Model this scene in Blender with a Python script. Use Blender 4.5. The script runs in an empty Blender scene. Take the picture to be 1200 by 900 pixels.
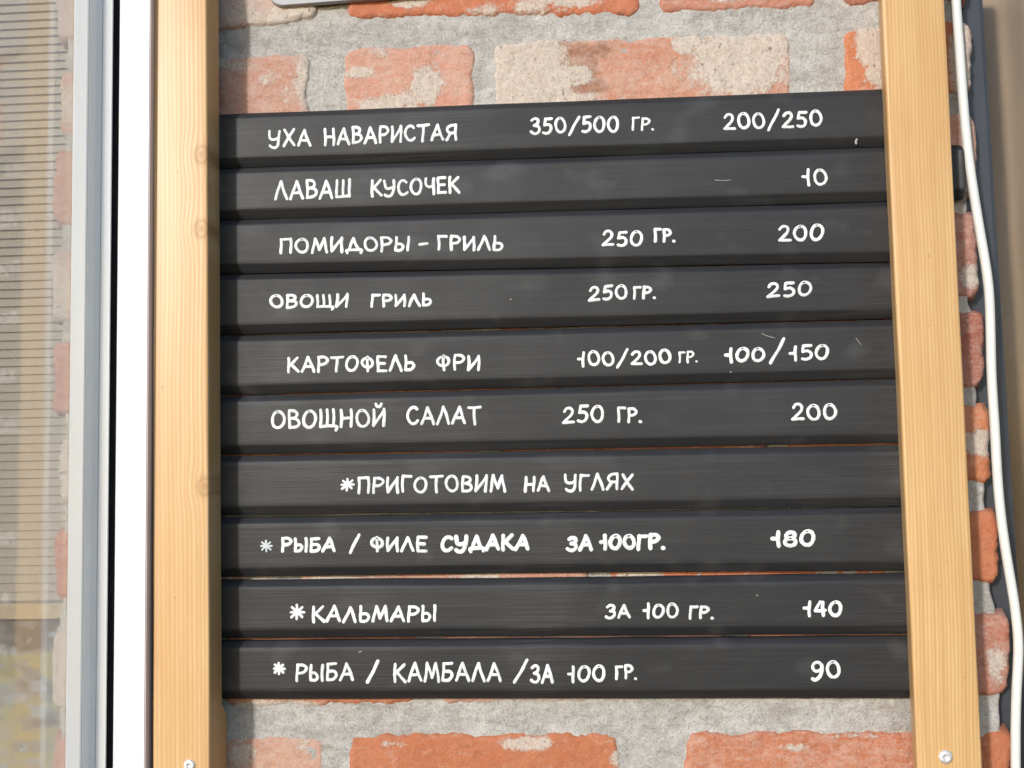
import bpy, bmesh, math, random
from mathutils import Vector, Matrix, noise
random.seed(7)
S = bpy.context.scene
COL = S.collection
R = math.radians

# ---------------------------------------------------------------- camera
D = 0.875                       # metres from lens to the faces of the planks
YAW, PIT, ROL, F = -0.06430, 0.05539, -0.02103, 1250.0
fw = Vector((math.sin(YAW)*math.cos(PIT), math.cos(YAW)*math.cos(PIT), math.sin(PIT)))
r0 = fw.cross(Vector((0, 0, 1))).normalized(); u0 = r0.cross(fw)
rt = r0*math.cos(ROL) + u0*math.sin(ROL)
up = -r0*math.sin(ROL) + u0*math.cos(ROL)
CAM = Vector((0, -D, 0))
cam = bpy.data.objects.new('camera', bpy.data.cameras.new('camera'))
COL.objects.link(cam)
M = Matrix((rt, up, -fw)).transposed().to_4x4(); M.translation = CAM
cam.matrix_world = M
cam.data.lens = 36*F/1200; cam.data.sensor_width = 36
cam.data.clip_start = 0.01; cam.data.clip_end = 200
S.camera = cam

def ray(px, py): return fw + rt*((px-600)/F) + up*((450-py)/F)
def at(px, py, y=0.0):
    d = ray(px, py); return CAM + d*((y+D)/d.y)

# ---------------------------------------------------------------- light
SUN_AZ, SUN_EL = 28.0, 16.0
w = bpy.data.worlds.new('World'); S.world = w; w.use_nodes = True
nt = w.node_tree; bg = nt.nodes['Background']
sky = nt.nodes.new('ShaderNodeTexSky'); sky.sky_type = 'NISHITA'; sky.sun_disc = False
sky.sun_elevation = R(SUN_EL); sky.sun_rotation = R(180+SUN_AZ)
sky.air_density = 1.0; sky.dust_density = 0.45; sky.ozone_density = 2.0
nt.links.new(sky.outputs[0], bg.inputs[0]); bg.inputs[1].default_value = 0.15
sl = bpy.data.lights.new('sun', 'SUN'); sl.energy = 2.1; sl.angle = R(4); sl.color = (1, 0.98, 0.955)
so = bpy.data.objects.new('sun', sl); COL.objects.link(so)
sd = Vector((-math.sin(R(SUN_AZ))*math.cos(R(SUN_EL)), -math.cos(R(SUN_AZ))*math.cos(R(SUN_EL)), math.sin(R(SUN_EL))))
so.rotation_euler = sd.to_track_quat('Z', 'Y').to_euler(); so.location = sd*5
vs = S.view_settings; vs.view_transform = 'Standard'; vs.look = 'None'; vs.gamma = 1; vs.exposure = 0.58; vs.use_curve_mapping = False
S.render.engine = 'CYCLES'

# ---------------------------------------------------------------- helpers
def meta(o, label=None, cat=None, group=None, kind=None):
    if label: o['label'] = label
    if cat: o['category'] = cat
    if group: o['group'] = group
    if kind: o['kind'] = kind
    return o
def mesh(name, verts, faces, mat, parent=None, smooth=True):
    me = bpy.data.meshes.new(name); me.from_pydata([tuple(v) for v in verts], [], faces)
    if mat: me.materials.append(mat)
    me.polygons.foreach_set('use_smooth', [smooth]*len(me.polygons)); me.update()
    o = bpy.data.objects.new(name, me); COL.objects.link(o)
    if parent: o.parent = parent; o.matrix_parent_inverse = parent.matrix_world.inverted() if parent.type == 'EMPTY' else Matrix()
    return o
def empty(name, loc=(0, 0, 0)):
    o = bpy.data.objects.new(name, None); COL.objects.link(o); o.location = loc
    o.empty_display_size = .02; o.matrix_world = Matrix.Translation(loc)
    return o
def lerp(a, b, t): return a+(b-a)*t
def n3(x, y, z): return noise.noise(Vector((x, y, z)))

class NT:
    def __init__(s, name):
        s.m = bpy.data.materials.new(name); s.m.use_nodes = True
        s.t = s.m.node_tree; s.b = s.t.nodes['Principled BSDF']; s.out = s.t.nodes['Material Output']
    def n(s, typ, **kw):
        nd = s.t.nodes.new('ShaderNode'+typ)
        for k, v in kw.items():
            if k.startswith('i_'):
                key = k[2:]; nd.inputs[int(key) if key.isdigit() else key.replace('_', ' ')].default_value = v
            else: setattr(nd, k, v)
        return nd
    def l(s, a, b): s.t.links.new(a, b)
    def coord(s, scale=(1, 1, 1), loc=(0, 0, 0), kind='Object'):
        c = s.n('TexCoord'); mp = s.n('Mapping'); s.l(c.outputs[kind], mp.inputs[0])
        mp.inputs['Scale'].default_value = scale; mp.inputs['Location'].default_value = loc
        return mp.outputs[0]
    def noise(s, vec, scale, detail=4, rough=.55, dist=0):
        q = s.n('TexNoise'); q.inputs['Scale'].default_value = scale; q.inputs['Detail'].default_value = detail
        q.inputs['Roughness'].default_value = rough; q.inputs['Distortion'].default_value = dist
        s.l(vec, q.inputs['Vector']); return q.outputs[0]
    def ramp(s, fac, stops):
        q = s.n('ValToRGB'); cr = q.color_ramp
        while len(cr.elements) < len(stops): cr.elements.new(.5)
        for e, (p, c) in zip(cr.elements, stops):
            e.position = p; e.color = (c, c, c, 1) if not isinstance(c, tuple) else (*c, 1)
        s.l(fac, q.inputs[0]); return q.outputs[0]
    def mix(s, fac, a, b, mode='MIX'):
        q = s.n('Mix', data_type='RGBA', blend_type=mode)
        for i, v in ((0, fac), (6, a), (7, b)):
            if isinstance(v, (int, float)): q.inputs[i].default_value = v
            elif isinstance(v, tuple): q.inputs[i].default_value = (*v, 1)
            else: s.l(v, q.inputs[i])
        return q.outputs[2]
    def math(s, op, a, b=0.0, clamp=False):
        q = s.n('Math', operation=op, use_clamp=clamp)
        for i, v in ((0, a), (1, b)):
            if isinstance(v, (int, float)): q.inputs[i].default_value = v
            else: s.l(v, q.inputs[i])
        return q.outputs[0]
    def bump(s, h, strength=.3, dist=.002):
        q = s.n('Bump'); q.inputs['Strength'].default_value = strength; q.inputs['Distance'].default_value = dist
        s.l(h, q.inputs['Height']); s.l(q.outputs[0], s.b.inputs['Normal'])
    def set(s, col=None, rough=.5, spec=.5, metal=0):
        if isinstance(col, tuple): s.b.inputs['Base Color'].default_value = (*col, 1)
        elif col: s.l(col, s.b.inputs['Base Color'])
        if isinstance(rough, (int, float)): s.b.inputs['Roughness'].default_value = rough
        else: s.l(rough, s.b.inputs['Roughness'])
        s.b.inputs['Specular IOR Level'].default_value = spec; s.b.inputs['Metallic'].default_value = metal
        return s.m

# ---------------------------------------------------------------- materials
def mat_brick():
    q = NT('old_brick'); v = q.coord(kind='Object')
    oi = q.n('ObjectInfo'); tint = oi.outputs['Color']
    at_ = q.n('Attribute', attribute_name='stain'); sep = q.n('SeparateColor'); q.l(at_.outputs['Color'], sep.inputs[0])
    lime, brown, dust = sep.outputs[0], sep.outputs[1], sep.outputs[2]
    na = q.noise(v, 28, 6, .62); nb = q.noise(v, 110, 8, .7); nc = q.noise(v, 420, 5, .65); nd = q.noise(v, 9, 3, .5)
    base = q.mix(q.ramp(na, [(.3, 0.), (.7, 1.)]), q.mix(.75, tint, (1.0, .84, .8), 'MULTIPLY'), q.mix(1, tint, (1.12, 1.2, 1.25), 'MULTIPLY'))
    base = q.mix(q.math('MULTIPLY', q.ramp(nc, [(.45, 0.), (.75, 1.)]), .45), base, q.mix(1, tint, (1.1, 1.45, 1.6), 'MULTIPLY'))
    base = q.mix(q.math('MULTIPLY', q.ramp(nb, [(.57, 0.), (.66, 1.)]), .3), base, (.2, .07, .04))
    # brown fired skin
    bm = q.ramp(q.math('ADD', brown, q.math('MULTIPLY', q.math('SUBTRACT', nb, .5), .9)), [(.42, 0.), (.52, 1.)])
    base = q.mix(q.math('MULTIPLY', bm, .85), base, (.29, .145, .09))
    # thin pinkish-white lime dust, brushed unevenly over the face
    ns = q.noise(q.coord(scale=(1, 1, 2.2)), 60, 8, .72, .6); nf = q.noise(v, 900, 3, .7)
    dm = q.math('ADD', dust, q.math('MULTIPLY', q.math('SUBTRACT', ns, .5), 1.9))
    dm = q.math('ADD', dm, q.math('MULTIPLY', q.math('SUBTRACT', nc, .5), .9))
    base = q.mix(q.math('MULTIPLY', q.ramp(dm, [(.2, 0.), (.6, .55), (1.0, 1.)]), .8), base, (.57, .435, .375))
    # solid lime patches with ragged, partly worn edges
    lm = q.math('ADD', lime, q.math('MULTIPLY', q.math('SUBTRACT', nb, .5), 1.0))
    lm = q.math('ADD', lm, q.math('MULTIPLY', q.math('SUBTRACT', na, .5), .8))
    lm = q.math('ADD', lm, q.math('MULTIPLY', q.math('SUBTRACT', nc, .5), .55))
    lm = q.math('ADD', lm, q.math('MULTIPLY', q.math('SUBTRACT', nf, .5), .3))
    lmask = q.ramp(lm, [(.40, 0.), (.5, .45), (.62, 1.)])
    lc = q.mix(q.ramp(nc, [(.35, 0.), (.6, 1.)]), (.46, .40, .34), (.60, .54, .475))
    lc = q.mix(q.math('MULTIPLY', q.ramp(ns, [(.5, 0.), (.68, 1.)]), .55), lc, (.55, .40, .32))
    lc = q.mix(q.ramp(q.noise(v, 260, 3, .5), [(.27, 1.), (.36, 0.)]), lc, (.24, .2, .17))
    base = q.mix(q.math('MULTIPLY', lmask, .9), base, lc)
    h = q.math('ADD', q.math('MULTIPLY', nb, .6), q.math('MULTIPLY', nc, .35)); h = q.math('ADD', h, q.math('MULTIPLY', lmask, .06))
    h = q.math('ADD', h, q.math('MULTIPLY', nf, .2)); q.bump(h, 1.0, .003)
    return q.set(base, .88, .25)
def mat_mortar():
    q = NT('cement_mortar'); v = q.coord()
    a = q.noise(v, 16, 5, .6); b = q.noise(v, 120, 7, .7); c = q.noise(v, 600, 4, .7)
    e = q.noise(q.coord(scale=(.8, 1, 2.)), 45, 7, .7, 1.)
    col = q.ramp(a, [(.3, (.40, .385, .36)), (.5, (.475, .46, .435)), (.72, (.55, .537, .51))])
    col = q.mix(q.math('MULTIPLY', q.ramp(e, [(.36, 1.), (.5, 0.)]), .5), col, (.26, .235, .205))
    col = q.mix(q.math('MULTIPLY', q.ramp(e, [(.54, 0.), (.66, 1.)]), .55), col, (.62, .60, .57))
    col = q.mix(q.math('MULTIPLY', q.ramp(b, [(.35, 1.), (.5, 0.)]), .4), col, (.27, .25, .225))
    col = q.mix(q.math('MULTIPLY', q.ramp(c, [(.36, 1.), (.5, 0.)]), .55), col, (.22, .2, .18))
    col = q.mix(q.math('MULTIPLY', q.ramp(c, [(.56, 0.), (.68, 1.)]), .4), col, (.66, .65, .62))
    col = q.mix(q.math('MULTIPLY', q.ramp(b, [(.58, 0.), (.7, 1.)]), .5), col, (.60, .58, .55))
    vo = q.n('TexVoronoi', feature='F1'); vo.inputs['Scale'].default_value = 160; q.l(v, vo.inputs['Vector'])
    pits = q.ramp(vo.outputs['Distance'], [(.06, 1.), (.13, 0.)])
    sel = q.ramp(q.noise(v, 40, 2, .5), [(.52, 0.), (.6, 1.)])
    col = q.mix(q.math('MULTIPLY', q.math('MULTIPLY', pits, sel), .6), col, (.12, .1, .09))
    h = q.math('ADD', q.math('MULTIPLY', b, .7), q.math('MULTIPLY', c, .45)); h = q.math('ADD', h, q.math('MULTIPLY', e, .8))
    q.bump(h, .9, .003)
    return q.set(col, .92, .2)
def mat_plank():
    q = NT('black_painted_wood'); v = q.coord(); vs_ = q.coord(scale=(6, 40, 260)); vf = q.coord(scale=(14, 60, 900))
    oi = q.n('ObjectInfo')
    a = q.noise(v, 11, 5, .6, .3); g = q.noise(vs_, 1.0, 5, .6); f = q.noise(vf, 1.0, 4, .6)
    col = q.ramp(a, [(.28, (.0170, .0176, .0195)), (.52, (.0205, .0213, .0235)), (.75, (.026, .027, .0295))])
    col = q.mix(q.math('MULTIPLY', q.ramp(g, [(.5, 0.), (.74, 1.)]), .22), col, (.062, .063, .064))
    col = q.mix(q.math('MULTIPLY', q.ramp(g, [(.3, 1.), (.46, 0.)]), .35), col, (.018, .018, .019))
    # chalky rubbed haze in places, in fine horizontal streaks
    rub = q.math('MULTIPLY', q.ramp(q.noise(v, 5.5, 3, .5, .6), [(.5, 0.), (.72, 1.)]), q.ramp(f, [(.45, 0.), (.75, 1.)]))
    col = q.mix(q.math('MULTIPLY', rub, .4), col, (.12, .12, .12))
    rv = q.n('HueSaturation'); q.l(col, rv.inputs['Color']); q.l(q.math('ADD', q.math('MULTIPLY', oi.outputs['Random'], .3), .86), rv.inputs['Value']); col = rv.outputs[0]
    smg = q.math('MULTIPLY', q.ramp(q.noise(q.coord(scale=(1, 1, 1.3), loc=(2, 0, 1)), 26, 2, .4), [(.6, 0.), (.74, 1.)]), .28)
    col = q.mix(smg, col, (.085, .087, .09))
    speck = q.ramp(q.noise(v, 900, 2, .5), [(.79, 0.), (.83, 1.)])
    col = q.mix(q.math('MULTIPLY', speck, .5), col, (.25, .25, .25))
    q.bump(q.math('ADD', g, q.math('MULTIPLY', f, .6)), .28, .0009)
    return q.set(col, q.ramp(a, [(.3, .6), (.7, .48)]), .34)
def mat_pine(knots, tone=(1, 1, 1), seed=0., name='varnished_pine', lines=1.):
    q = NT(name); c = q.n('TexCoord'); P = c.outputs['Object']
    # grain pulled aside by the knots
    sepv = q.n('SeparateXYZ'); q.l(P, sepv.inputs[0]); X, Y, Z = sepv.outputs
    kd = None; off = None
    for (kx, kz, kr) in knots:
        dx = q.math('DIVIDE', q.math('SUBTRACT', X, kx), kr); dz = q.math('DIVIDE', q.math('SUBTRACT', Z, kz), kr*1.25)
        d2 = q.math('ADD', q.math('MULTIPLY', dx, dx), q.math('MULTIPLY', dz, dz))
        g = q.math('POWER', 2.718, q.math('MULTIPLY', d2, -.22))
        sh = q.math('MULTIPLY', q.math('MULTIPLY', g, dx), -kr*.55)
        off = sh if off is None else q.math('ADD', off, sh)
        m_ = q.math('POWER', 2.718, q.math('MULTIPLY', d2, -1.6))
        kd = m_ if kd is None else q.math('MAXIMUM', kd, m_)
    X2 = X if off is None else q.math('ADD', X, off)
    wob = q.noise(q.coord(scale=(3, 3, 2.2), loc=(seed, 0, 0)), 1, 2, .5)
    X2 = q.math('ADD', X2, q.math('MULTIPLY', wob, .02))
    cb = q.n('CombineXYZ'); q.l(X2, cb.inputs[0]); q.l(Y, cb.inputs[1]); q.l(q.math('MULTIPLY', Z, .02), cb.inputs[2])
    gr = q.n('Mapping'); q.l(cb.outputs[0], gr.inputs[0]); gr.inputs['Location'].default_value = (seed, seed, 0); gr.inputs['Scale'].default_value = (1, .25, 1)
    g1 = q.noise(gr.outputs[0], 210*lines, 2, .5); g2 = q.noise(gr.outputs[0], 1500, 3, .6)
    wv = q.n('TexWave', wave_type='BANDS', bands_direction='X'); q.l(gr.outputs[0], wv.inputs['Vector'])
    wv.inputs['Scale'].default_value = 75*lines; wv.inputs['Distortion'].default_value = 1.2; wv.inputs['Detail'].default_value = 1.5
    t_ = lambda a: tuple(a[i]*tone[i] for i in range(3))
    col = q.ramp(wv.outputs['Fac'], [(.1, t_((.56, .345, .125))), (.55, t_((.625, .40, .155))), (.95, t_((.655, .435, .18)))])
    col = q.mix(q.math('MULTIPLY', q.ramp(g1, [(.35, 1.), (.62, 0.)]), .55), col, t_((.49, .28, .085)))
    col = q.mix(q.math('MULTIPLY', q.ramp(g2, [(.3, 1.), (.6, 0.)]), .22), col, t_((.35, .2, .08)))
    bl = q.noise(q.coord(scale=(1, 1, .5), loc=(seed, 1, 3)), 14, 4, .6)
    col = q.mix(q.math('MULTIPLY', q.ramp(bl, [(.42, 0.), (.68, 1.)]), .6), col, t_((.50, .28, .09)))
    if kd is not None:
        col = q.mix(q.math('MULTIPLY', q.ramp(kd, [(.0, 0.), (.28, 1.), (.5, .35), (.75, .5), (.9, .9)]), .6), col, (.30, .15, .05))
    dots = q.ramp(q.noise(q.coord(scale=(1, 1, .5)), 330, 1, .5), [(.79, 0.), (.82, 1.)])
    col = q.mix(q.math('MULTIPLY', dots, .5), col, (.2, .1, .04))
    q.bump(q.math('ADD', wv.outputs['Fac'], q.math('MULTIPLY', g2, .5)), .12, .0008)
    q.set(col, .45, .4)
    q.b.inputs['Coat Weight'].default_value = .15; q.b.inputs['Coat Roughness'].default_value = .35
    return q.m
def mat_simple(name, col, rough=.5, spec=.5, metal=0, var=.12, scale=60, bump=.0):
    q = NT(name); v = q.coord(); a = q.noise(v, scale, 5, .6)
    c = q.mix(q.ramp(a, [(.3, 0.), (.7, 1.)]), tuple(x*(1-var) for x in col), tuple(min(x*(1+var), .95) for x in col))
    if bump: q.bump(a, bump, .001)
    return q.set(c, rough, spec, metal)
def mat_glass(name, refl, tint=(1, 1, 1), rough=.0, pale_haze=0.):
    q = NT(name); q.t.nodes.remove(q.b)
    tr = q.n('BsdfTransparent'); tr.inputs[0].default_value = (*tint, 1)
    gl = q.n('BsdfGlossy'); gl.inputs['Roughness'].default_value = rough; gl.inputs[0].default_value = (1, 1, 1, 1)
    fr = q.n('Fresnel'); fr.inputs[0].default_value = 1.5
    nz = q.noise(q.coord(), 6, 2, .5)
    bp = q.n('Bump'); bp.inputs['Strength'].default_value = .02; bp.inputs['Distance'].default_value = .01; q.l(nz, bp.inputs['Height']); q.l(bp.outputs[0], gl.inputs['Normal'])
    gm = q.n('NewGeometry'); front = q.math('SUBTRACT', 1.0, gm.outputs['Backfacing'])
    fac = q.math('MULTIPLY', q.math('ADD', fr.outputs[0], refl, clamp=True), front)
    mx = q.n('MixShader'); q.l(fac, mx.inputs[0]); q.l(tr.outputs[0], mx.inputs[1]); q.l(gl.outputs[0], mx.inputs[2])
    if pale_haze:
        df = q.n('BsdfDiffuse'); df.inputs[0].default_value = (.78, .74, .68, 1); m2 = q.n('MixShader')  # pale diffuse haze mixed in for the washed-out look of the reflections
        haze_fac = q.math('MULTIPLY', q.ramp(q.noise(q.coord(scale=(1, 1, .35)), 22, 5, .6), [(.3, .8), (.7, 1.2)]), q.math('MULTIPLY', front, pale_haze))
        q.l(haze_fac, m2.inputs[0]); q.l(mx.outputs[0], m2.inputs[1]); q.l(df.outputs[0], m2.inputs[2]); q.l(m2.outputs[0], q.out.inputs[0])
    else: q.l(mx.outputs[0], q.out.inputs[0])
    return q.m

M_BRICK = mat_brick(); M_MORTAR = mat_mortar(); M_PLANK = mat_plank()
q = NT('white_marker_paint'); v = q.coord(); a = q.noise(q.coord(scale=(1, 1, 1)), 38, 3, .6); b = q.noise(v, 420, 4, .65)
c = q.mix(q.math('MULTIPLY', q.ramp(a, [(.42, 1.), (.6, 0.)]), q.ramp(b, [(.3, .85), (.65, .25)])), (.80, .81, .81), (.42, .455, .48)); q.bump(b, .25, .0006)
M_PAINT = q.set(c, .55, .35)
M_PAINTG = mat_simple('thin_grey_marker_paint', (.50, .55, .58), .5, .4, var=.12, scale=300, bump=.1)
M_PVC = mat_simple('white_pvc', (.90, .905, .91), .28, .5, var=.01, scale=20)
M_PVCG = mat_simple('shade_grey_bead', (.80, .81, .81), .35, .5, var=.04, scale=20)  # greyer than the frame, painting in the shade of the unlit facet
M_PVCL = mat_simple('shaded_pvc_edge', (.60, .52, .54), .5, .4, var=.05, scale=20)  # lilac tone paints the shade on the side of the white frame
M_GASKET = mat_simple('black_rubber', (.02, .014, .018), .6, .3)
M_STEEL = mat_simple('zinc_plated_steel', (.75, .75, .76), .5, .5, .7, var=.12, scale=900, bump=.2)
M_CABLE = mat_simple('white_cable_sheath', (.68, .69, .66), .42, .5, var=.05, scale=120)
M_PLATE = mat_simple('grey_painted_plate', (.33, .33, .335), .45, .5, var=.05, scale=50)
M_FRAMED = mat_simple('anthracite_frame', (.042, .046, .056), .42, .5, var=.1, scale=30)
M_TAN = mat_simple('beige_highlight', (.45, .34, .22), .6, .3, var=.1)  # beige painted in for the highlight line on the dark frame edge

# ---------------------------------------------------------------- brick wall
YB = 0.012                      # plane of the brick faces
XL, XR = 60, 1146               # pixels at which the course heights below were read
courses = {                     # top left, top right, bottom left, bottom right
 'Z': (-135, -195, -50, -100), 'A': (-25, -85, 49, 1), 'B': (80, 22, 158, 108), 'C': (175, 129, 265, 228), 'D': (290, 245, 378, 350),
 'E': (400, 363, 487, 455), 'F': (513, 472, 590, 567), 'G': (620, 597, 706, 685), 'H': (738, 717, 834, 817), 'I': (862, 855, 955, 945), 'J': (975, 965, 1060, 1055)}
ORG = (.47, .172, .088); RED = (.36, .135, .09); PNK = (.46, .285, .24); SAL = (.47, .215, .14)
# course, left px, right px, tint, lime blobs, brown blobs, dust level, vertical nudge top/bottom
bricks = [
 ('Z', 60, 380, RED, [], [], .3), ('Z', 402, 740, ORG, [], [], .3), ('Z', 762, 1100, RED, [], [], .3),
 ('A', 64, 192, PNK, [(100, 20, 60, 60, .5)], [], .6),
 ('A', 214, 372, PNK, [(330, 22, 70, 16, .75), (275, 10, 40, 25, .55), (350, 20, 30, 20, .9)], [], .95),
 ('A', 403, 752, ORG, [(480, 3, 26, 7, .85), (620, 8, 60, 12, .62), (575, 12, 30, 8, .6), (665, 2, 40, 8, .8)], [(735, 18, 40, 16, .5)], .12),
 ('A', 772, 957, SAL, [(850, 0, 30, 6, .5)], [], .25), ('A', 985, 1138, RED, [], [], .2),
 ('B', 67, 190, SAL, [(80, 120, 30, 30, .6)], [], .5),
 ('B', 212, 364, SAL, [(315, 90, 16, 12, .6), (335, 112, 12, 20, .55), (280, 75, 40, 14, .62), (365, 90, 26, 50, .8)], [], .6),
 ('B', 400, 557, SAL, [(420, 85, 22, 8, .8), (500, 100, 20, 26, .85), (455, 122, 45, 14, .8), (440, 60, 24, 16, .55)], [], .5),
 ('B', 577, 930, SAL, [(612, 86, 50, 60, 1.35), (676, 88, 17, 11, 1.1), (620, 118, 90, 12, 1.1), (700, 40, 44, 7, .9), (870, 70, 56, 50, 1.0), (805, 48, 18, 14, 1.0), (760, 78, 26, 7, .4), (905, 45, 40, 25, .9)],
   [(672, 75, 34, 30, 1.0), (650, 50, 26, 16, .8), (690, 100, 30, 12, .8), (700, 60, 26, 20, .6), (830, 65, 20, 14, .55)], .4),
 ('B', 988, 1142, ORG, [(1024, 50, 20, 26, 1.4), (1032, 85, 18, 22, .9), (1002, 26, 16, 8, .7), (1128, 70, 15, 44, 1.25)], [], .15),
 ('C', 60, 230, SAL, [], [], .35), ('C', 252, 600, ORG, [], [], .3), ('C', 622, 960, RED, [], [], .3), ('C', 982, 1146, SAL, [(1135, 160, 10, 20, .5), (1128, 222, 12, 12, .8)], [], .6),
 ('D', 58, 170, PNK, [(70, 340, 14, 60, .7)], [], .6), ('D', 192, 420, ORG, [], [], .3), ('D', 442, 780, ORG, [], [], .3), ('D', 802, 1148, RED, [(1140, 325, 14, 16, .95)], [], .5),
 ('E', 60, 300, SAL, [], [], .3), ('E', 322, 660, ORG, [(520, 390, 60, 12, .4)], [], .4), ('E', 682, 1010, RED, [], [], .3), ('E', 1030, 1155, RED, [(1135, 375, 20, 12, .4)], [], .35),
 ('F', 66, 200, PNK, [(80, 550, 50, 60, 1.3)], [], .6), ('F', 222, 560, ORG, [], [], .3), ('F', 582, 900, RED, [], [], .3), ('F', 922, 1163, ORG, [(1150, 520, 24, 17, 1.05)], [], .2),
 ('G', 60, 330, ORG, [(310, 700, 60, 40, .8)], [], .3), ('G', 350, 690, SAL, [(400, 690, 60, 30, .8), (560, 690, 40, 30, .8)], [], .5), ('G', 710, 1040, ORG, [(750, 690, 30, 30, 1.2)], [], .1), ('G', 1060, 1172, ORG, [], [], .02),
 ('H', 57, 240, PNK, [(90, 780, 90, 70, 1.4)], [], .6), ('H', 262, 492, ORG, [(330, 828, 50, 8, 1.0), (430, 828, 40, 6, .6)], [], .3), ('H', 514, 850, SAL, [(700, 826, 120, 8, 1.2)], [], .6), ('H', 872, 1184, RED, [(960, 826, 80, 6, 1.0), (1168, 778, 14, 30, .72)], [], .42),
 ('I', 57, 235, SAL, [], [], .3), ('I', 262, 382, SAL, [(285, 880, 20, 20, .62), (350, 872, 20, 14, .55)], [], .62),
 ('I', 405, 729, ORG, [(620, 872, 40, 9, .75), (480, 872, 40, 5, .5), (725, 890, 14, 10, .8)], [], .12),
 ('I', 800, 1078, ORG, [(935, 876, 22, 6, .7), (1000, 862, 40, 5, .6)], [], .38), ('I', 1098, 1188, ORG, [], [], .1),
 ('J', 57, 380, SAL, [], [], .3), ('J', 402, 740, ORG, [], [], .3), ('J', 762, 1190, RED, [], [], .3),
]
wall = empty('brick_wall', (0, YB, -.3))
meta(wall, 'old red brick wall with wide grey mortar joints and white lime stains behind the menu planks', 'wall')
def cy(c, x, bottom):
    tl, tr, bl, br = courses[c]; t = (x-XL)/(XR-XL)
    v = lerp(bl, br, t) if bottom else lerp(tl, tr, t)
    if c == 'A' and bottom: v -= 12*math.exp(-((x-420)/170)**2)
    if c == 'B' and not bottom: v -= 9*math.exp(-((x-480)/160)**2)
    return v
def build_brick(spec, k):
    c, x0, x1, tint, lime, brown, dust = spec
    q = [at(x0, cy(c, x0, 1), YB), at(x1, cy(c, x1, 1), YB), at(x1, cy(c, x1, 0), YB), at(x0, cy(c, x0, 0), YB)]
    vis = c in 'ABHI' or x1 > 1100 or x0 < 100 or c == 'G'
    W = (q[1]-q[0]).length; H = (q[3]-q[0]).length
    st = .0016 if vis else .006
    nx, nz = max(6, int(W/st)), max(4, int(H/st))
    ly = random.uniform(-.0008, .0008); tlx = random.uniform(-.006, .006)
    V = []; C = []
    rr = .0050
    for j in range(nz+1):
        for i in range(nx+1):
            u, v = i/nx, j/nz
            p = lerp(lerp(q[0], q[1], u), lerp(q[3], q[2], u), v)
            ax, az = (u-.5)*W, (v-.5)*H
            cr = .010
            dx, dz = abs(ax)-(W/2-cr), abs(az)-(H/2-cr)
            sdf = math.hypot(max(dx, 0), max(dz, 0))+min(max(dx, dz), 0)-cr
            d = -sdf + .0034*n3(p.x*38+k, 3, p.z*38)+.0014*n3(p.x*120+k, 1, p.z*120)+.0012*n3(p.x*330+k, 1, p.z*330)-.004*max(0, n3(p.x*55+k, 8, p.z*55)-.35)
            y = YB+ly+tlx*u*.15 + .0011*n3(p.x*40, k, p.z*40)+.0006*n3(p.x*160, k+3, p.z*160)
            if d < rr: s = min(1.6, (rr-d)/rr); y += .006*s*s
            # rounding of corners: pull outline in
            e = Vector((p.x, y, p.z))
            V.append(e)
            px = lerp(x0, x1, u); py = lerp(lerp(cy(c, x0, 1), cy(c, x1, 1), u), lerp(cy(c, x0, 0), cy(c, x1, 0), u), v)
            L = 0.
            for bx, by, rx, rz, s_ in lime:
                L = max(L, s_*math.exp(-(((px-bx)/rx)**2+((py-by)/rz)**2)**1.3*.7))
            B_ = 0.
            for bx, by, rx, rz, s_ in brown:
                B_ = max(B_, s_*math.exp(-(((px-bx)/rx)**2+((py-by)/rz)**2)**1.3*.7))
            C.append((min(L, 1), min(B_, 1), dust, 1))
    Fc = [(j*(nx+1)+i, j*(nx+1)+i+1, (j+1)*(nx+1)+i+1, (j+1)*(nx+1)+i) for j in range(nz) for i in range(nx)]
    # sides going back into the wall
    loop = [i for i in range(nx+1)]+[j*(nx+1)+nx for j in range(1, nz+1)]+[nz*(nx+1)+i for i in range(nx-1, -1, -1)]+[j*(nx+1) for j in range(nz-1, 0, -1)]
    b0 = len(V)
    for i in loop: V.append(Vector((V[i].x, YB+.10, V[i].z))); C.append(C[i])
    for a in range(len(loop)):
        b = (a+1) % len(loop); Fc.append((loop[a], b0+a, b0+b, loop[b]))
    o = mesh('brick', V, Fc, M_BRICK, wall)
    ca = o.data.color_attributes.new('stain', 'FLOAT_COLOR', 'POINT')
    ca.data.foreach_set('color', [f for c_ in C for f in c_])
    j_ = [random.uniform(.9, 1.1) for _ in range(3)]
    o.color = (tint[0]*j_[0], tint[1]*j_[0]*random.uniform(.93, 1.07), tint[2]*j_[0], 1)
for k, s_ in enumerate(bricks): build_brick(s_, k*7.3)
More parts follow.
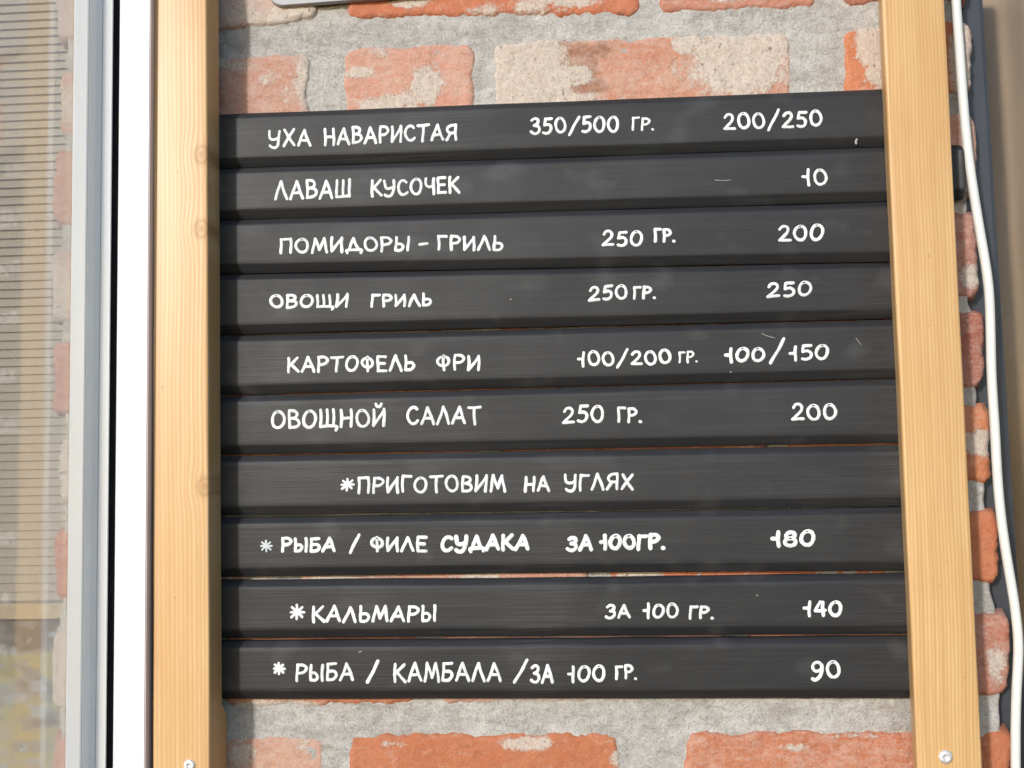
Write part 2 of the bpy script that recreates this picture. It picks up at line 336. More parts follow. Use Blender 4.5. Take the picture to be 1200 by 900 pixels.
# mortar: one bed of cement between the bricks, ends recessed at both wall edges
edgeL = [(c, at(s[1], (cy(c, s[1], 0)+cy(c, s[1], 1))/2, YB)) for s in bricks for c in [s[0]] if s[1] < 70]
edgeR = [(c, at(s[2], (cy(c, s[2], 0)+cy(c, s[2], 1))/2, YB)) for s in bricks for c in [s[0]] if s[2] >= 1138 or (s[0] == 'Z' and s[2] == 1100)]
def edge_at(tab, z):
    t = sorted((p.z, p.x) for _, p in tab)
    if z <= t[0][0]: return t[0][1]
    for (z0, x0), (z1, x1) in zip(t, t[1:]):
        if z <= z1: return lerp(x0, x1, (z-z0)/(z1-z0))
    return t[-1][1]
NX, NZ = 420, 380
z0_, z1_ = at(600, 1050, YB).z, at(600, -150, YB).z
V = []; Fc = []
for j in range(NZ+1):
    z = lerp(z0_, z1_, j/NZ)
    xa = edge_at(edgeL, z)+.006+.003*n3(1, 2, z*60); xb = edge_at(edgeR, z)-.006+.004*n3(7, 2, z*60)
    for i in range(NX+1):
        x = lerp(xa, xb, i/NX)
        y = YB+.0023+.0016*n3(x*22, 5, z*22)+.0010*n3(x*80, 9, z*80)+.0006*n3(x*230, 2, z*230)
        if i in (0, NX): y += .09
        elif i in (1, NX-1): y += .003
        V.append((x, y, z))
Fc = [(j*(NX+1)+i, j*(NX+1)+i+1, (j+1)*(NX+1)+i+1, (j+1)*(NX+1)+i) for j in range(NZ) for i in range(NX)]
mesh('mortar', V, Fc, M_MORTAR, wall)

# ---------------------------------------------------------------- menu planks
seamL = [132, 196, 257, 320.5, 392.5, 463.5, 534, 606, 679, 751, 821]
seamR = [102, 170, 235, 306, 373.5, 443.5, 520.5, 594.5, 671.5, 745.5, 820]
gaps = [(0, 0), (.3, .5), (.3, .4), (.6, .8), (1.2, .9), (.9, .6), (.9, 1.5), (1.5, .6), (2.0, 1.6), (1.7, 1.5), (0, 0)]
YP, TH = 0.0, 0.0100
def plank(i):
    xl, xr = 250, 1075
    if i == 1: xr = 1129
    if i == 0: xr = 1078
    def sy(k, x): return lerp(seamL[k], seamR[k], (x-260)/(1045-260))
    g0, g1 = gaps[i], gaps[i+1]
    N = 80; V = []; Fc = []
    rb, rtp = .0085, .0052
    ph = i*3.7
    ring = None
    for s in range(N+1):
        t = s/N; px = lerp(xl, xr, t)
        def gp(g): return lerp(g[0], g[1], t)
        mid = 1.4*math.exp(-((t-.5)/.32)**2) if i in (7, 8) else 0
        T = at(px, sy(i, px)+gp(g0)*.85+(mid*.9 if i == 8 else 0)+(.5 if i == 4 and .2 < t < .6 else 0), YP)
        B = at(px, sy(i+1, px)-gp(g1)*.85-(mid if i == 7 else 0), YP)
        zt = T.z+.0003*n3(t*9, ph, 0); zb = B.z+.0003*n3(t*9, ph, 5)
        x = T.x; yw = 0
        cut = max(0, 1-abs(t-(1 if i == 1 else 2))*260)*.004
        ch, cd = .0074, .0052        # planed bevels along both long edges
        prof = [(TH, zb), (cd+.0006, zb), (cd, zb+.0005), (cd*.5, zb+ch*.5), (.0009, zb+ch-.0010), (.0003, zb+ch-.0002), (0, zb+ch+.0009), (0, zb+ch+.004)]
        prof += [(0, lerp(zb, zt, .5)), (0, zt-.0085), (0, zt-.0058), (.0003, zt-.0049), (.0010, zt-.0040), (.0028, zt-.0020), (.0044, zt-.0004), (.0050, zt), (TH, zt)]
        zc = (zb+zt)/2
        for (yy, zz) in prof: V.append((x, yy+yw, lerp(zz, zc, cut*8 if cut else 0)))
        K = len(prof)
    for s in range(N):
        for a in range(K-1): Fc.append((s*K+a, (s+1)*K+a, (s+1)*K+a+1, s*K+a+1))
        Fc.append((s*K+K-1, (s+1)*K+K-1, (s+1)*K, s*K))
    Fc.append(tuple(range(K-1, -1, -1))); Fc.append(tuple(N*K+a for a in range(K)))
    return mesh('menu_plank', V, Fc, M_PLANK)
plab = ['black wooden menu plank lettered УХА НАВАРИСТАЯ, topmost of the ten planks against the bricks',
 'black wooden menu plank lettered ЛАВАШ КУСОЧЕК, its right end showing beyond the right post',
 'black wooden menu plank lettered ПОМИДОРЫ - ГРИЛЬ, third from the top',
 'black wooden menu plank lettered ОВОЩИ ГРИЛЬ with smudged erased marks',
 'black wooden menu plank lettered КАРТОФЕЛЬ ФРИ, below the grilled vegetables plank',
 'black wooden menu plank lettered ОВОЩНОЙ САЛАТ, priced 200',
 'black wooden menu plank lettered ПРИГОТОВИМ НА УГЛЯХ, the one without a price',
 'black wooden menu plank lettered РЫБА / ФИЛЕ СУДАКА in bold white strokes',
 'black wooden menu plank lettered КАЛЬМАРЫ, second from the bottom',
 'black wooden menu plank lettered РЫБА / КАМБАЛА, lowest plank above the bare mortar']
planks = [meta(plank(i), plab[i], 'menu board', 'black menu planks between the timber posts') for i in range(10)]

# ---------------------------------------------------------------- hand lettering
def arc(cx, cy_, rx, ry, a0, a1, n=10):
    return [(cx+rx*math.cos(R(lerp(a0, a1, i/n))), cy_+ry*math.sin(R(lerp(a0, a1, i/n)))) for i in range(n+1)]
G = {  # glyph: advance width, strokes (x right, y up, cap height 1)
 'У': (.62, [[(.02, 1), (.06, .62), (.16, .48), (.34, .47), (.54, .58)], [(.58, 1), (.56, .5), (.5, .12), (.36, -.06), (.16, -.04), (.06, .06)]]),
 'Х': (.66, [[(.08, 1), (.62, 0)], [(.6, 1), (.04, 0)]]),
 'А': (.70, [[(.02, 0), (.36, 1)], [(.36, 1), (.68, 0)], [(.14, .34), (.56, .34)]]),
 'Н': (.62, [[(.06, 1), (.06, 0)], [(.56, 1), (.56, 0)], [(.06, .5), (.56, .5)]]),
 'В': (.56, [[(.06, 1), (.06, 0)], [(.06, 1), (.34, .97), (.46, .8), (.36, .6), (.1, .54)], [(.1, .54), (.42, .5), (.54, .28), (.4, .06), (.06, 0)]]),
 'Р': (.56, [[(.06, 1), (.06, 0)], [(.06, .98), (.36, .98), (.54, .76), (.38, .52), (.08, .47)]]),
 'И': (.62, [[(.06, 1), (.05, .04)], [(.05, .04), (.56, .92)], [(.57, 1), (.56, 0)]]),
 'Й': (.62, [[(.06, 1), (.05, .04)], [(.05, .04), (.56, .92)], [(.57, 1), (.56, 0)], [(.18, 1.34), (.24, 1.18), (.38, 1.17), (.46, 1.32)]]),
 'С': (.60, [[(.54, .86), (.4, .98), (.2, .92), (.06, .64), (.07, .3), (.22, .05), (.42, .04), (.58, .18)]]),
 'Т': (.64, [[(.0, .97), (.64, .99)], [(.32, .97), (.32, 0)]]),
 'Я': (.62, [[(.58, 1), (.57, 0)], [(.56, .99), (.26, .97), (.08, .76), (.22, .5), (.56, .47)], [(.3, .48), (.03, .02)]]),
 'Л': (.66, [[(.02, 0), (.34, 1)], [(.34, 1), (.64, 0)]]),
 'Ш': (.80, [[(.06, 1), (.05, .03)], [(.4, .98), (.4, .04)], [(.74, 1), (.74, .02)], [(.05, .03), (.74, .04)]]),
 'Щ': (.86, [[(.06, 1), (.05, .05)], [(.38, .98), (.38, .06)], [(.7, 1), (.7, .06)], [(.05, .05), (.84, .06), (.83, -.16)]]),
 'К': (.60, [[(.06, 1), (.06, 0)], [(.54, 1), (.08, .44)], [(.2, .54), (.6, .02)]]),
 'О': (.68, [arc(.34, .5, .3, .48, 95, 458, 18)]),
 'Ч': (.56, [[(.06, 1), (.08, .62), (.22, .46), (.5, .5)], [(.52, 1), (.52, 0)]]),
 'Е': (.52, [[(.06, 1), (.06, 0)], [(.06, .99), (.48, 1)], [(.06, .52), (.42, .53)], [(.06, .01), (.5, .03)]]),
 'П': (.62, [[(.06, 1), (.06, 0)], [(.56, 1), (.56, 0)], [(.06, .98), (.56, .99)]]),
 'М': (.78, [[(.02, 0), (.16, 1)], [(.16, 1), (.39, .2)], [(.39, .2), (.62, 1)], [(.62, 1), (.76, 0)]]),
 'Д': (.74, [[(.14, .12), (.38, 1)], [(.38, 1), (.62, .12)], [(.03, -.12), (.04, .1), (.72, .1), (.72, -.12)]]),
 'Ы': (.74, [[(.06, 1), (.06, .02)], [(.06, .5), (.3, .5), (.44, .28), (.32, .04), (.06, .02)], [(.68, 1), (.68, 0)]]),
 'Ь': (.54, [[(.06, 1), (.06, .02)], [(.06, .5), (.36, .5), (.5, .28), (.36, .04), (.06, .02)]]),
 'Б': (.56, [[(.5, .98), (.06, .98)], [(.06, .98), (.06, .02)], [(.06, .52), (.38, .52), (.54, .28), (.38, .03), (.06, .02)]]),
 'Г': (.50, [[(.06, 1), (.06, 0)], [(.06, .98), (.48, .99)]]),
 'Ф': (.68, [[(.34, 1.04), (.34, 0)], arc(.34, .62, .29, .34, 90, 452, 16)]),
 'З': (.54, [[(.06, .86), (.24, .99), (.44, .9), (.42, .66), (.22, .53)], [(.22, .53), (.46, .46), (.5, .2), (.32, .01), (.12, .02), (.0, .12)]]),
 '0': (.64, [arc(.32, .5, .28, .48, 95, 458, 18)]),
 '1': (.36, [[(.26, 1.02), (.26, 0)], [(.0, .54), (.24, .54)]]),
 '2': (.60, [[(.08, .76), (.2, .95), (.4, .96), (.5, .76), (.42, .5), (.2, .22), (.04, .02)], [(.04, .02), (.58, .04)]]),
 '3': (.54, [[(.06, .86), (.24, .99), (.44, .9), (.42, .66), (.22, .53)], [(.22, .53), (.46, .46), (.5, .2), (.32, .01), (.12, .02), (.0, .12)]]),
 '4': (.60, [[(.3, 1), (.04, .34)], [(.04, .34), (.56, .36)], [(.44, .96), (.43, 0)]]),
 '5': (.56, [[(.5, .98), (.14, .97)], [(.14, .97), (.1, .56)], [(.1, .56), (.34, .6), (.5, .42), (.46, .14), (.26, .01), (.06, .06)]]),
 '8': (.58, [arc(.29, .76, .2, .23, -90, 270, 14), arc(.29, .26, .25, .27, 90, 450, 14)]),
 '9': (.58, [arc(.28, .70, .22, .28, 20, 380, 14), [(.5, .8), (.5, .4), (.42, .06), (.22, -.12), (.08, -.04)]]),
 '/': (.62, [[(.6, 1.12), (.04, -.16)]]),
 '.': (.14, [[(.06, .03), (.09, .02)]]),
 '-': (.5, [[(.02, .5), (.48, .52)]]),
 '*': (.9, [[(.45, .95), (.45, .05)], [(.08, .5), (.86, .5)], [(.16, .82), (.76, .2)], [(.76, .82), (.14, .18)]]),
}
def smooth_line(pts, seg=5):
    if len(pts) < 3: return [(lerp(pts[0][0], pts[1][0], i/8), lerp(pts[0][1], pts[1][1], i/8)) for i in range(9)]
    out = []; P = [pts[0]]+list(pts)+[pts[-1]]
    for i in range(1, len(P)-2):
        for s in range(seg):
            t = s/seg
            o = []
            for d in (0, 1):
                a, b, c, e = P[i-1][d], P[i][d], P[i+1][d], P[i+2][d]
                o.append(.5*((2*b)+(-a+c)*t+(2*a-5*b+4*c-e)*t*t+(-a+3*b-3*c+e)*t**3))
            out.append(tuple(o))
    out.append(pts[-1]); return out
def stroke_mesh(pts, wid, V, Fc, lift):
    # pts on the plank plane (x, z); a low rounded bead of paint with round ends
    n = len(pts); prof = [(-1, 0), (-.82, .6), (-.35, .95), (.35, .95), (.82, .6), (1, 0)]
    rings = []
    def ring(cx, cz, tx, tz, w_):
        b = len(V)
        for (a, h) in prof: V.append((cx-tz*a*w_, YP-.00005-lift-h*.00028, cz+tx*a*w_))
        rings.append(b)
    for i in range(n):
        a = pts[max(0, i-1)]; b = pts[min(n-1, i+1)]
        tx, tz = b[0]-a[0], b[1]-a[1]; L = math.hypot(tx, tz) or 1e-6; tx /= L; tz /= L
        w_ = wid*(1+.16*n3(pts[i][0]*180, 4, pts[i][1]*180)+.16*n3(pts[i][0]*520, 8, pts[i][1]*520))
        if i == 0:
            for q_, m_ in ((1, .15), (.86, .5), (.5, .87)): ring(pts[0][0]-tx*w_*q_, pts[0][1]-tz*w_*q_, tx, tz, w_*m_)
        ring(pts[i][0], pts[i][1], tx, tz, w_)
        if i == n-1:
            for q_, m_ in ((.5, .87), (.86, .5), (1, .15)): ring(pts[-1][0]+tx*w_*q_, pts[-1][1]+tz*w_*q_, tx, tz, w_*m_)
    for a, b in zip(rings, rings[1:]):
        for k in range(5): Fc.append((a+k, b+k, b+k+1, a+k+1))
def write(board, text, x0, x1, b0, b1, h, sw=3.6, label=None, mat=None):
    """text from pixel x0 to x1, baseline y b0 to b1, capital height h, stroke width sw (pixels on the plank plane)"""
    adv = []; x = 0; gap = .17
    for ch in text:
        if ch == ' ': x += .45; continue
        adv.append((ch, x)); x += G[ch][0]+gap
    tot = x-gap; scx = (x1-x0-sw*.6)/tot
    V = []; Fc = []; rnd = random.Random(text+str(x0)); k = 0
    for ch, ax in adv:
        jr = rnd.uniform(-.05, .05); jh = rnd.uniform(-.05, .05); jy = rnd.uniform(-.04, .04)
        for st in G[ch][1]:
            pts = []
            for (u, v) in smooth_line(st):
                u2 = u + (v-.5)*jr*.6; v2 = v*(1+jh)+jy
                u2 += .018*math.sin(v*5+jr*90); v2 += .015*math.sin(u*6+jr*70)
                px = x0+sw*.3+(ax+u2)*scx
                py = lerp(b0, b1, (px-x0)/max(1, (x1-x0)))-v2*(h-sw*.8)-sw*.4
                p = at(px, py, YP); pts.append((p.x, p.z))
            k += 1
            stroke_mesh(pts, sw*.5*.00066*rnd.uniform(.93, 1.07), V, Fc, k*.000004)
    o = mesh('lettering', V, Fc, mat or M_PAINT, planks[board])
    o['label'] = label or ('white hand lettering '+text)
    return o
T = [
 (0, 'УХА', 314, 365, 173.5, 172, 21), (0, 'НАВАРИСТАЯ', 379, 536, 171, 165, 21), (0, '350/500', 621, 726, 158.5, 155.5, 20), (0, 'ГР.', 740, 767, 153.5, 153, 16.5, 3), (0, '200/250', 847, 964, 152.5, 149, 21),
 (1, 'ЛАВАШ', 321, 412, 235, 232.5, 23), (1, 'КУСОЧЕК', 434, 539, 231, 227.5, 20.5), (1, '10', 940, 970, 218, 217.5, 20.5),
 (2, 'ПОМИДОРЫ', 327, 481, 297.5, 295, 19), (2, '-', 490, 502, 296, 295.5, 19, 3.4), (2, 'ГРИЛЬ', 512, 591, 294, 294, 18.5), (2, '250', 705, 754, 289, 289, 19.5), (2, 'ГР.', 766, 792, 284.5, 284.5, 16.5), (2, '200', 911, 966, 284, 282, 20),
 (3, 'ОВОЩИ', 315.5, 409, 362, 361, 17), (3, 'ГРИЛЬ', 434, 507, 361, 359, 16.5), (3, '250', 689, 736, 353.5, 351, 18), (3, 'ГР.', 741.5, 769, 351, 351, 16.5), (3, '250', 898, 952, 350, 346.5, 19),
 (4, 'КАРТОФЕЛЬ', 336, 487, 437.5, 435.5, 19.5), (4, 'ФРИ', 511, 563.5, 435, 434.5, 19.5), (4, '100/200', 677, 787, 430.5, 427.5, 18.5), (4, 'ГР.', 795, 818, 425.5, 425, 14, 2.6), (4, '100', 849.5, 897, 426, 424, 18.5, 4), (4, '/', 901, 921, 423, 423, 25, 4), (4, '150', 925, 972, 424.5, 421.5, 19),
 (5, 'ОВОЩНОЙ', 317, 452.5, 504, 501, 23), (5, 'САЛАТ', 476, 564, 499, 497.5, 22), (5, '250', 658.5, 708.5, 496.5, 495.5, 21), (5, 'ГР.', 723, 752.5, 495.5, 495.5, 19), (5, '200', 927, 981, 493.5, 492.5, 20.5),
 (6, '*', 398, 416, 576, 576, 17, 3), (6, 'ПРИГОТОВИМ', 418.5, 593, 579, 577, 20.5), (6, 'НА', 614, 644.5, 577, 577, 19), (6, 'УГЛЯХ', 661, 743, 576, 575, 20),
 (7, '*', 304, 320, 647.5, 647, 16, 2.6), (7, 'РЫБА', 329, 394, 648, 647.5, 18.5, 4), (7, '/', 408, 422.5, 647, 647, 19, 4), (7, 'ФИЛЕ', 433.5, 501, 647.5, 647, 19, 4), (7, 'СУДАКА', 516, 621, 647, 645, 20, 4.8), (7, 'ЗА', 664, 695, 646.5, 646, 19, 4.6), (7, '100ГР.', 702.5, 780, 645.5, 644.5, 19, 4.8), (7, '180', 904, 956, 642, 640.5, 20, 4.8),
 (8, '*', 338, 358, 728, 728, 20, 3.4), (8, 'КАЛЬМАРЫ', 365, 512, 730, 729, 20.5, 3.8), (8, 'ЗА', 709.5, 739, 725.5, 725, 17.5), (8, '100', 753.5, 795.5, 725.5, 725, 18.5), (8, 'ГР.', 807, 837, 726, 725.5, 16), (8, '140', 941.5, 987.5, 723.5, 722.5, 19.5, 4),
 (9, '*', 319, 335, 792, 792, 17, 3.4), (9, 'РЫБА', 346, 415, 799, 797.5, 21), (9, '/', 429, 445, 797, 797, 22, 4), (9, 'КАМБАЛА', 460.5, 588, 800, 799, 23.5), (9, '/', 601, 620, 797.5, 797.5, 22.5, 4), (9, 'ЗА', 621.5, 649, 801, 800, 22), (9, '100', 665, 710, 800, 799, 21), (9, 'ГР.', 720.5, 747.5, 797, 796.5, 17), (9, '90', 949.5, 985.5, 797, 796, 22, 4)]
for row in T:
    write(*row, mat=M_PAINTG if (row[0] == 7 and row[1] == '*') else None)

# scratches and knocked-off paint
def scratch(board, pts, wpx, name='scratch'):
    V = []; Fc = []; q3 = [at(x, y, YP) for x, y in pts]
    stroke_mesh([(p.x, p.z) for p in q3], wpx*.00035, V, Fc, 0)
    o = mesh(name, V, Fc, M_NICK, planks[board])
    for v_ in o.data.vertices: v_.co.y += .00022
M_NICK = mat_simple('scratched_wood', (.34, .33, .32), .8, .2, var=.3, scale=700)
for b_, p_, w_ in [(4, [(893, 391), (900, 394), (908, 396)], .9), (4, [(1003, 396), (1006, 400), (1009, 404)], .7), (8, [(421, 764), (423, 763.5)], 1.6), (3, [(598, 351), (598.6, 350.5)], 1.8),
                   (8, [(887, 698), (887.6, 697.6)], 1.5), (4, [(856, 436), (856.6, 436)], 1.5), (1, [(838, 211), (848, 211.6), (856, 211)], .8), (0, [(1004, 163.5), (1003, 166), (1003.5, 168)], 2.6)]:
    scratch(b_, p_, w_)

# ---------------------------------------------------------------- timber posts
def post(name, front, back_in, label, knots, tone, seed, lines, screws, inner):
    """front: ((xl, xr) px at y=-60, (xl, xr) px at y=960) on the front plane"""
    YF = -.0295
    (a0, a1), (b0, b1) = front
    T0, T1, B0, B1 = at(a0, -60, YF), at(a1, -60, YF), at(b0, 960, YF), at(b1, 960, YF)
    N = 60; bev = .0012
    zt, zb = T0.z, B0.z
    root = None
    V = []; Fc = []
    z_hi, z_lo = at(600, 98, 0).z, at(600, 829, 0).z
    for s in range(N+1):
        t = s/N; z = lerp(zt, zb, t); xl, xr = lerp(T0.x, B0.x, t), lerp(T1.x, B1.x, t)
        xl += .0004*n3(z*12, seed, 0); xr += .0004*n3(z*12, seed, 4)
        yb = YB+.001 if inner < 0 and z < z_lo else -.0006
        xk = xl+(.0050 if inner > 0 else 0)
        for (x, y) in ((xk, yb), (xl, YF+bev*2), (xl+bev*.3, YF+bev*.6), (xl+bev, YF+bev*.15), (xl+bev*2, YF), (lerp(xl, xr, .5), YF), (xr-bev*2, YF), (xr-bev, YF+bev*.15), (xr-bev*.3, YF+bev*.6), (xr, YF+bev*2), (xr, yb)):
            V.append((x, y, z))
    K = 11
    for s in range(N):
        for a in range(K): b = (a+1) % K; Fc.append((s*K+a, (s+1)*K+a, (s+1)*K+b, s*K+b))
    Fc.append(tuple(range(K))); Fc.append(tuple(N*K+a for a in range(K-1, -1, -1)))
    kn = [(at(x, y, YF).x, at(x, y, YF).z, r) for x, y, r in knots]
    o = mesh(name, V, Fc, mat_pine(kn, tone, seed, lines=lines)); me = o.data
    # crisp long edges: flat back faces
    for p in me.polygons:
        if p.index < N*K and (p.index % K) in (0, 9, 10): p.use_smooth = False
    meta(o, label, 'post', 'pine posts holding the menu planks')
    for (sx, sy, r) in screws:
        c = at(sx, sy, YF); V = []; Fc = []; n = 24
        rings = [(1.0, 0.0), (1.0, .12), (.93, .24), (.78, .33), (.5, .38), (.44, .36), (.4, .12), (.0001, .10)]
        for (rr, h) in rings:
            for i in range(n):
                a = i/n*2*math.pi; q = rr
                if rr <= .46 and rr > .01: q = rr*(1+.16*math.cos(4*a))*(.9)
                V.append((c.x+math.cos(a)*q*r, YF-h*r, c.z+math.sin(a)*q*r))
        for k in range(len(rings)-1):
            for i in range(n):
                j = (i+1) % n; Fc.append((k*n+i, k*n+j, (k+1)*n+j, (k+1)*n+i))
        s_ = mesh('screw', V, Fc, M_STEEL, o)
    return o
pl_ = post('timber_post', ((179, 242), (178.5, 246)), 0, 'honey coloured pine post with side knots, next to the white window frame', [(236, 181, .006), (236, 268, .006), (240, 570, .006)], (1.03, 1.04, 1.3), 1.7, 1.15, [(222, 897, .0048)], -1)
pr_ = post('timber_post', ((1031, 1104), (1078.5, 1155)), 0, 'straight grained pine post beside the white cable, with a screw near its foot', [], (.97, .98, 1.18), 5.1, 1.55, [(1108, 887, .0053)], 1)

# ---------------------------------------------------------------- grey plate above the planks
def rounded_plate():
    q = [at(314, 7.5, YB-.007), at(640, -17, YB-.007), at(640, -110, YB-.007), at(313, -100, YB-.007)]
    ex = (q[1]-q[0]); W = ex.length; ex.normalize(); ez = Vector((-ex.z, 0, ex.x)); H = .075; r = .013
    o2 = []
    for (cx, cz, a) in ((r, r, 180), (W-r, r, 270), (W-r, H-r, 0), (r, H-r, 90)):
        for i in range(9): t = R(a+i/8*90); o2.append((cx+r*math.cos(t), cz+r*math.sin(t)))
    V = []; Fc = []; n = len(o2); c = (W/2, H/2)
    lv = [(0, YB-.001), (0, YB-.0055), (.0005, YB-.0065), (.0014, YB-.007)]
    for ins, y in lv:
        for (u, v) in o2:
            du, dv = c[0]-u, c[1]-v; L = math.hypot(du, dv)
            p = q[0]+ex*(u+du/L*ins)+ez*(v+dv/L*ins); V.append((p.x, y, p.z))
    for k in range(len(lv)-1):
        for i in range(n): j = (i+1) % n; Fc.append((k*n+i, k*n+j, (k+1)*n+j, (k+1)*n+i))
    Fc.append(tuple((len(lv)-1)*n+i for i in range(n)))
    o = mesh('wall_plate', V, Fc, M_PLATE, smooth=False)
    meta(o, 'grey plate with a rounded corner on the bricks above the menu planks', 'plate')
rounded_plate()

# ---------------------------------------------------------------- white cable
pts = [(1117, -60), (1120, 0), (1124, 50), (1128, 110), (1133, 170), (1140, 220), (1149, 275), (1157, 320), (1160, 350), (1161, 400), (1162, 450), (1166, 500), (1168, 550), (1172, 600), (1179, 650), (1188, 700), (1193, 740), (1194, 765), (1191, 810), (1190, 850), (1190, 900), (1191, 960)]
YC = YB-.0085
cv = bpy.data.curves.new('cable', 'CURVE'); cv.dimensions = '3D'; sp = cv.splines.new('NURBS'); sp.points.add(len(pts)-1)
for p_, (x, y) in zip(sp.points, pts):
    c = at(x, y, YC-.0008*n3(y*.02, 1, 1)); p_.co = (*c, 1)
sp.order_u = 4; sp.use_endpoint_u = True; sp.resolution_u = 6
cv.bevel_depth = .0037; cv.bevel_resolution = 6; cv.materials.append(M_CABLE)
tmp = bpy.data.objects.new('cable_curve', cv)
COL.objects.link(tmp); dg = bpy.context.evaluated_depsgraph_get()
me = bpy.data.meshes.new_from_object(tmp.evaluated_get(dg)); COL.objects.unlink(tmp); bpy.data.objects.remove(tmp)
co = bpy.data.objects.new('cable', me); COL.objects.link(co); me.polygons.foreach_set('use_smooth', [True]*len(me.polygons))
meta(co, 'white electric cable hanging down the brick edge beside the right post', 'cable')

# ---------------------------------------------------------------- dark window at right
dw = empty('dark_window', at(1170, 450, .04)); meta(dw, 'dark grey window frame with brownish glass at the right edge, behind the cable', 'window')
def prism(name, poly, zt, zb, mat, parent, lean=0.0, smooth=False):
    n = len(poly); V = []; Fc = []
    for z in (zb, zt):
        for (x, y) in poly: V.append((x+lean*z, y, z))
    for i in range(n): j = (i+1) % n; Fc.append((i, j, n+j, n+i))
    Fc.append(tuple(range(n-1, -1, -1))); Fc.append(tuple(n+i for i in range(n)))
    o = mesh(name, V, Fc, mat, parent, smooth)
    bm = bmesh.new(); bm.from_mesh(o.data); bmesh.ops.recalc_face_normals(bm, faces=bm.faces); bm.to_mesh(o.data); bm.free()
    return o
ZT, ZB = .42, -.42
def xline(pxt, pxb, y):
    a, b = at(pxt, 0, y), at(pxb, 900, y); s = (a.x-b.x)/(a.z-b.z); return a.x-s*a.z, s
xe, le = xline(1153, 1208, .030)
prism('frame', [(xe-.10, .075), (xe-.10, .032), (xe-.004, .030), (xe-.001, .031), (xe, .033), (xe, .05), (xe-.004, .075)], ZT, ZB, M_FRAMED, dw, le)
prism('highlight_strip', [(xe+.0003, .05), (xe+.0003, .040), (xe+.003, .042), (xe+.003, .05)], ZT, ZB, M_TAN, dw, le)  # thin strip added to carry the painted edge highlight
prism('pane', [(xe-.004, .056), (xe-.004, .052), (xe+.55, .052), (xe+.55, .056)], ZT, ZB, mat_glass('window_glass', -.02, (.92, .92, .9)), dw, le)
# brown backdrop added for the brown reflection in the glass
q = NT('reflection_brown'); v = q.coord(); a = q.noise(q.coord(scale=(3, 3, .6)), 8, 3, .5)
colr = q.ramp(a, [(.3, (.36, .25, .165)), (.7, (.45, .33, .23))]); q.bump(q.noise(v, 500, 2, .5), .2, .001)
M_BACKDROP = q.set(colr, .85, .2)
V = []; Fc = []; nx_ = 160
for z in (ZB, ZT):
    for i in range(nx_+1):
        x = xe-.05+.7*i/nx_; V.append((x, .13+.012*math.sin(x*75)+.006*math.sin(x*31+1), z))
Fc = [(i, i+1, nx_+2+i, nx_+1+i) for i in range(nx_)]
cu = mesh('backdrop', V, Fc, M_BACKDROP); meta(cu, 'brown backdrop added behind the dark window for the brown reflected in its glass', 'backdrop')
sm = cu.modifiers.new('thickness', 'SOLIDIFY'); sm.thickness = .001

# ---------------------------------------------------------------- white window casement at left, standing open
A = R(15); mdir = Vector((-math.sin(A), -math.cos(A), 0)); nrm = Vector((math.cos(A), -math.sin(A), 0))
P0 = Vector((-.393, 0, 0))
def tpx(px, n):
    d = ray(px, 450); O = P0+nrm*n
    # solve CAM + s*d == O + t*mdir in x, y
    det = d.x*(-mdir.y)-(-mdir.x)*d.y; rx, ry = O.x-CAM.x, O.y-CAM.y
    return (d.x*ry-d.y*rx)/det
LEAN = .010
def W2(t, n): p = P0+mdir*t+nrm*n; return (p.x, p.y)
cas = empty('open_window', P0+Vector((0, 0, ZB))); meta(cas, 'white plastic window casement standing open at the left, its glass mirroring the menu', 'window')
def fp(px, y):                      # plan point on the sight line of a pixel, y metres from the plank faces
    d = ray(px, 450); k = (y+D)/d.y; return (d.x*k, y)
prism('frame', [fp(172, -.035), fp(171, -.036), fp(137, -.038), fp(135.8, -.037), fp(135.8, .009), (fp(172, -.035)[0]+.0002, .009)], ZT, ZB, M_PVC, cas, LEAN)
xs = fp(172, -.035)[0]
prism('shaded_edge', [(xs+.0004, -.002), (xs+.0004, -.0355), (xs+.0011, -.0362), (xs+.0013, -.035), (xs+.0012, -.002)], ZT, ZB, M_PVCL, cas, LEAN)  # thin strip added to carry the painted shade of the frame side
prism('gasket', [fp(135.5, .008), fp(135.5, -.030), fp(128.2, -.030), fp(128.2, .008)], ZT, ZB, M_GASKET, cas, LEAN)
gx = lambda y: W2(-y/math.cos(A), 0)[0]          # where the glass stands at depth y
prism('sash', [fp(127.8, .004), fp(127.8, -.041), fp(126.6, -.0435), fp(117, -.0445), fp(115.3, -.0445), fp(114.8, -.044), fp(99.6, -.0560), fp(98.4, -.0572), fp(97, -.0578), fp(83, -.0590), fp(81, -.0588), (gx(-.052)+.0008, -.052), (gx(-.02)+.0012, -.02), (gx(.004)+.0012, .004)], ZT, ZB, M_PVC, cas, LEAN)
prism('bead', [fp(114.9, -.0447), fp(108.3, -.0492), fp(107.5, -.0482), fp(106.8, -.0502), fp(99.9, -.0566), fp(100.3, -.0574), fp(107, -.0514), fp(108, -.0502), fp(115, -.0457)], ZT, ZB, M_PVCG, cas, LEAN)
pane = prism('pane', [W2(-.004, 0), W2(.15, 0), W2(.15, -.004), W2(-.004, -.004)], ZT, ZB, mat_glass('mirroring_glass', .2, (.98, .97, .94), .06, .34), cas, LEAN)

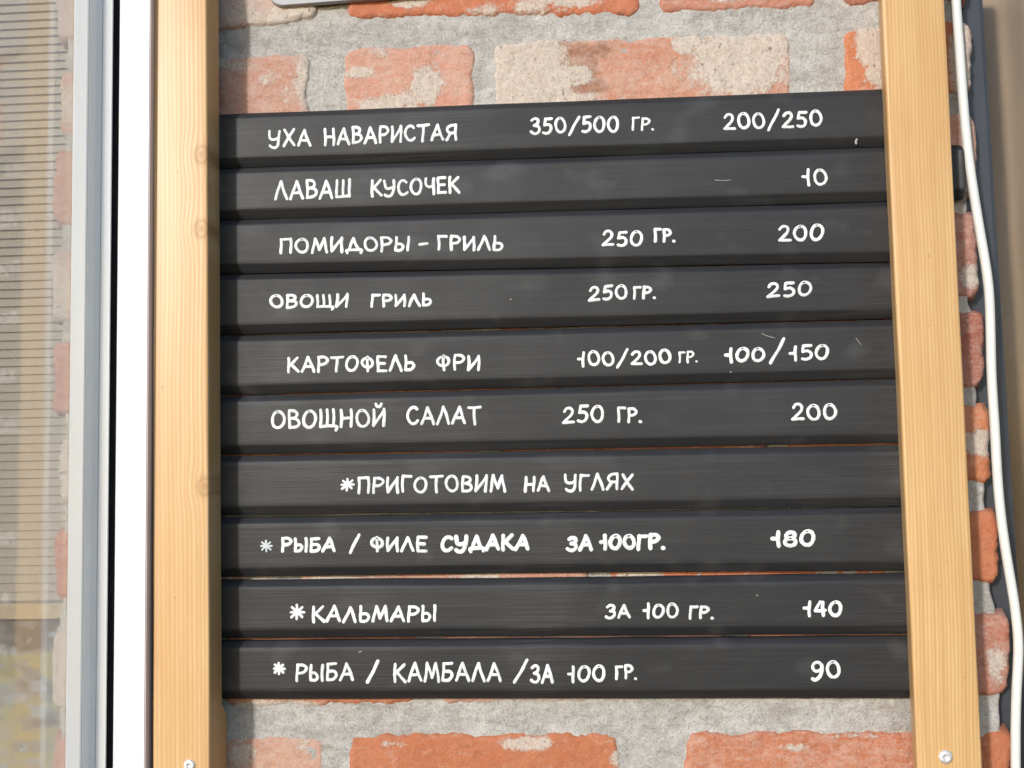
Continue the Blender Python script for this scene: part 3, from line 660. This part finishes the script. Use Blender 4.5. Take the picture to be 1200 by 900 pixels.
# ---------------------------------------------------------------- what shows through the casement glass
M_SLAT = mat_simple('beige_slat', (.36, .31, .24), .6, .3, var=.1, scale=15)
bl = empty('slatted_blind', (-1.05, .9, -.6)); meta(bl, 'beige slatted blind seen blurred through the open window glass', 'blind')
me = None
def bz(py): return at(30, py, .9).z
zz = bz(-60); k = 0
while zz > bz(702):
    th = R(64)
    c, s_ = math.cos(th)*.0125, math.sin(th)*.0125
    if me is None:
        V = []; Fc = []
        for x in (-.30, .24):
            V += [(x, -c, -s_), (x, 0, .0018), (x, c, s_), (x, c, s_-.0006), (x, 0, .0012), (x, -c, -s_-.0006)]
        for i in range(6): j = (i+1) % 6; Fc.append((i, j, 6+j, 6+i))
        Fc += [(5, 4, 3, 2, 1, 0), (6, 7, 8, 9, 10, 11)]
        o = mesh('slat', V, Fc, M_SLAT, bl, False); me = o.data
    else:
        o = bpy.data.objects.new('slat', me); COL.objects.link(o); o.parent = bl
    o.matrix_parent_inverse = Matrix(); o.location = (0, 0, zz+.6)
    zz -= .0148; k += 1
sill = prism('window_ledge', [(-1.40, .87), (-.80, .87), (-.80, .98), (-1.40, .98)], bz(704), bz(722), mat_simple('yellow_timber', (.40, .31, .18), .5, .4), None)
meta(sill, 'yellowish wooden ledge below the slatted blind, seen through the left glass', 'ledge')
q = NT('mottled_patches'); a = q.noise(q.coord(scale=(1, 1, 2.4)), 9, 3, .55, .5); b = q.noise(q.coord(scale=(1, 1, 2)), 22, 2, .5)  # mottled colours for a sheet added in place of blurred plants and reflections
cc = q.ramp(a, [(.32, (.12, .085, .05)), (.45, (.24, .235, .21)), (.55, (.34, .30, .12)), (.7, (.30, .27, .22))])
cc = q.mix(q.ramp(b, [(.55, 0.), (.68, 1.)]), cc, (.30, .33, .36))
M_MOTTLE = q.set(cc, .9, .2)
V = []; Fc = []; zt_, zb_ = bz(724), bz(960)
for j in range(31):
    for i in range(41):
        x = -1.40+.6*i/40; z = lerp(zt_, zb_, j/30); V.append((x, .9+.012*n3(x*9, 0, z*14)-.03*j/30, z))
Fc = [(j*41+i, (j+1)*41+i, (j+1)*41+i+1, j*41+i+1) for j in range(30) for i in range(40)]
bk = mesh('mottled_sheet', V, Fc, M_MOTTLE); meta(bk, 'mottled olive and grey sheet added below the ledge for the plants and reflections there', 'sheet')
sm = bk.modifiers.new('thickness', 'SOLIDIFY'); sm.thickness = .002
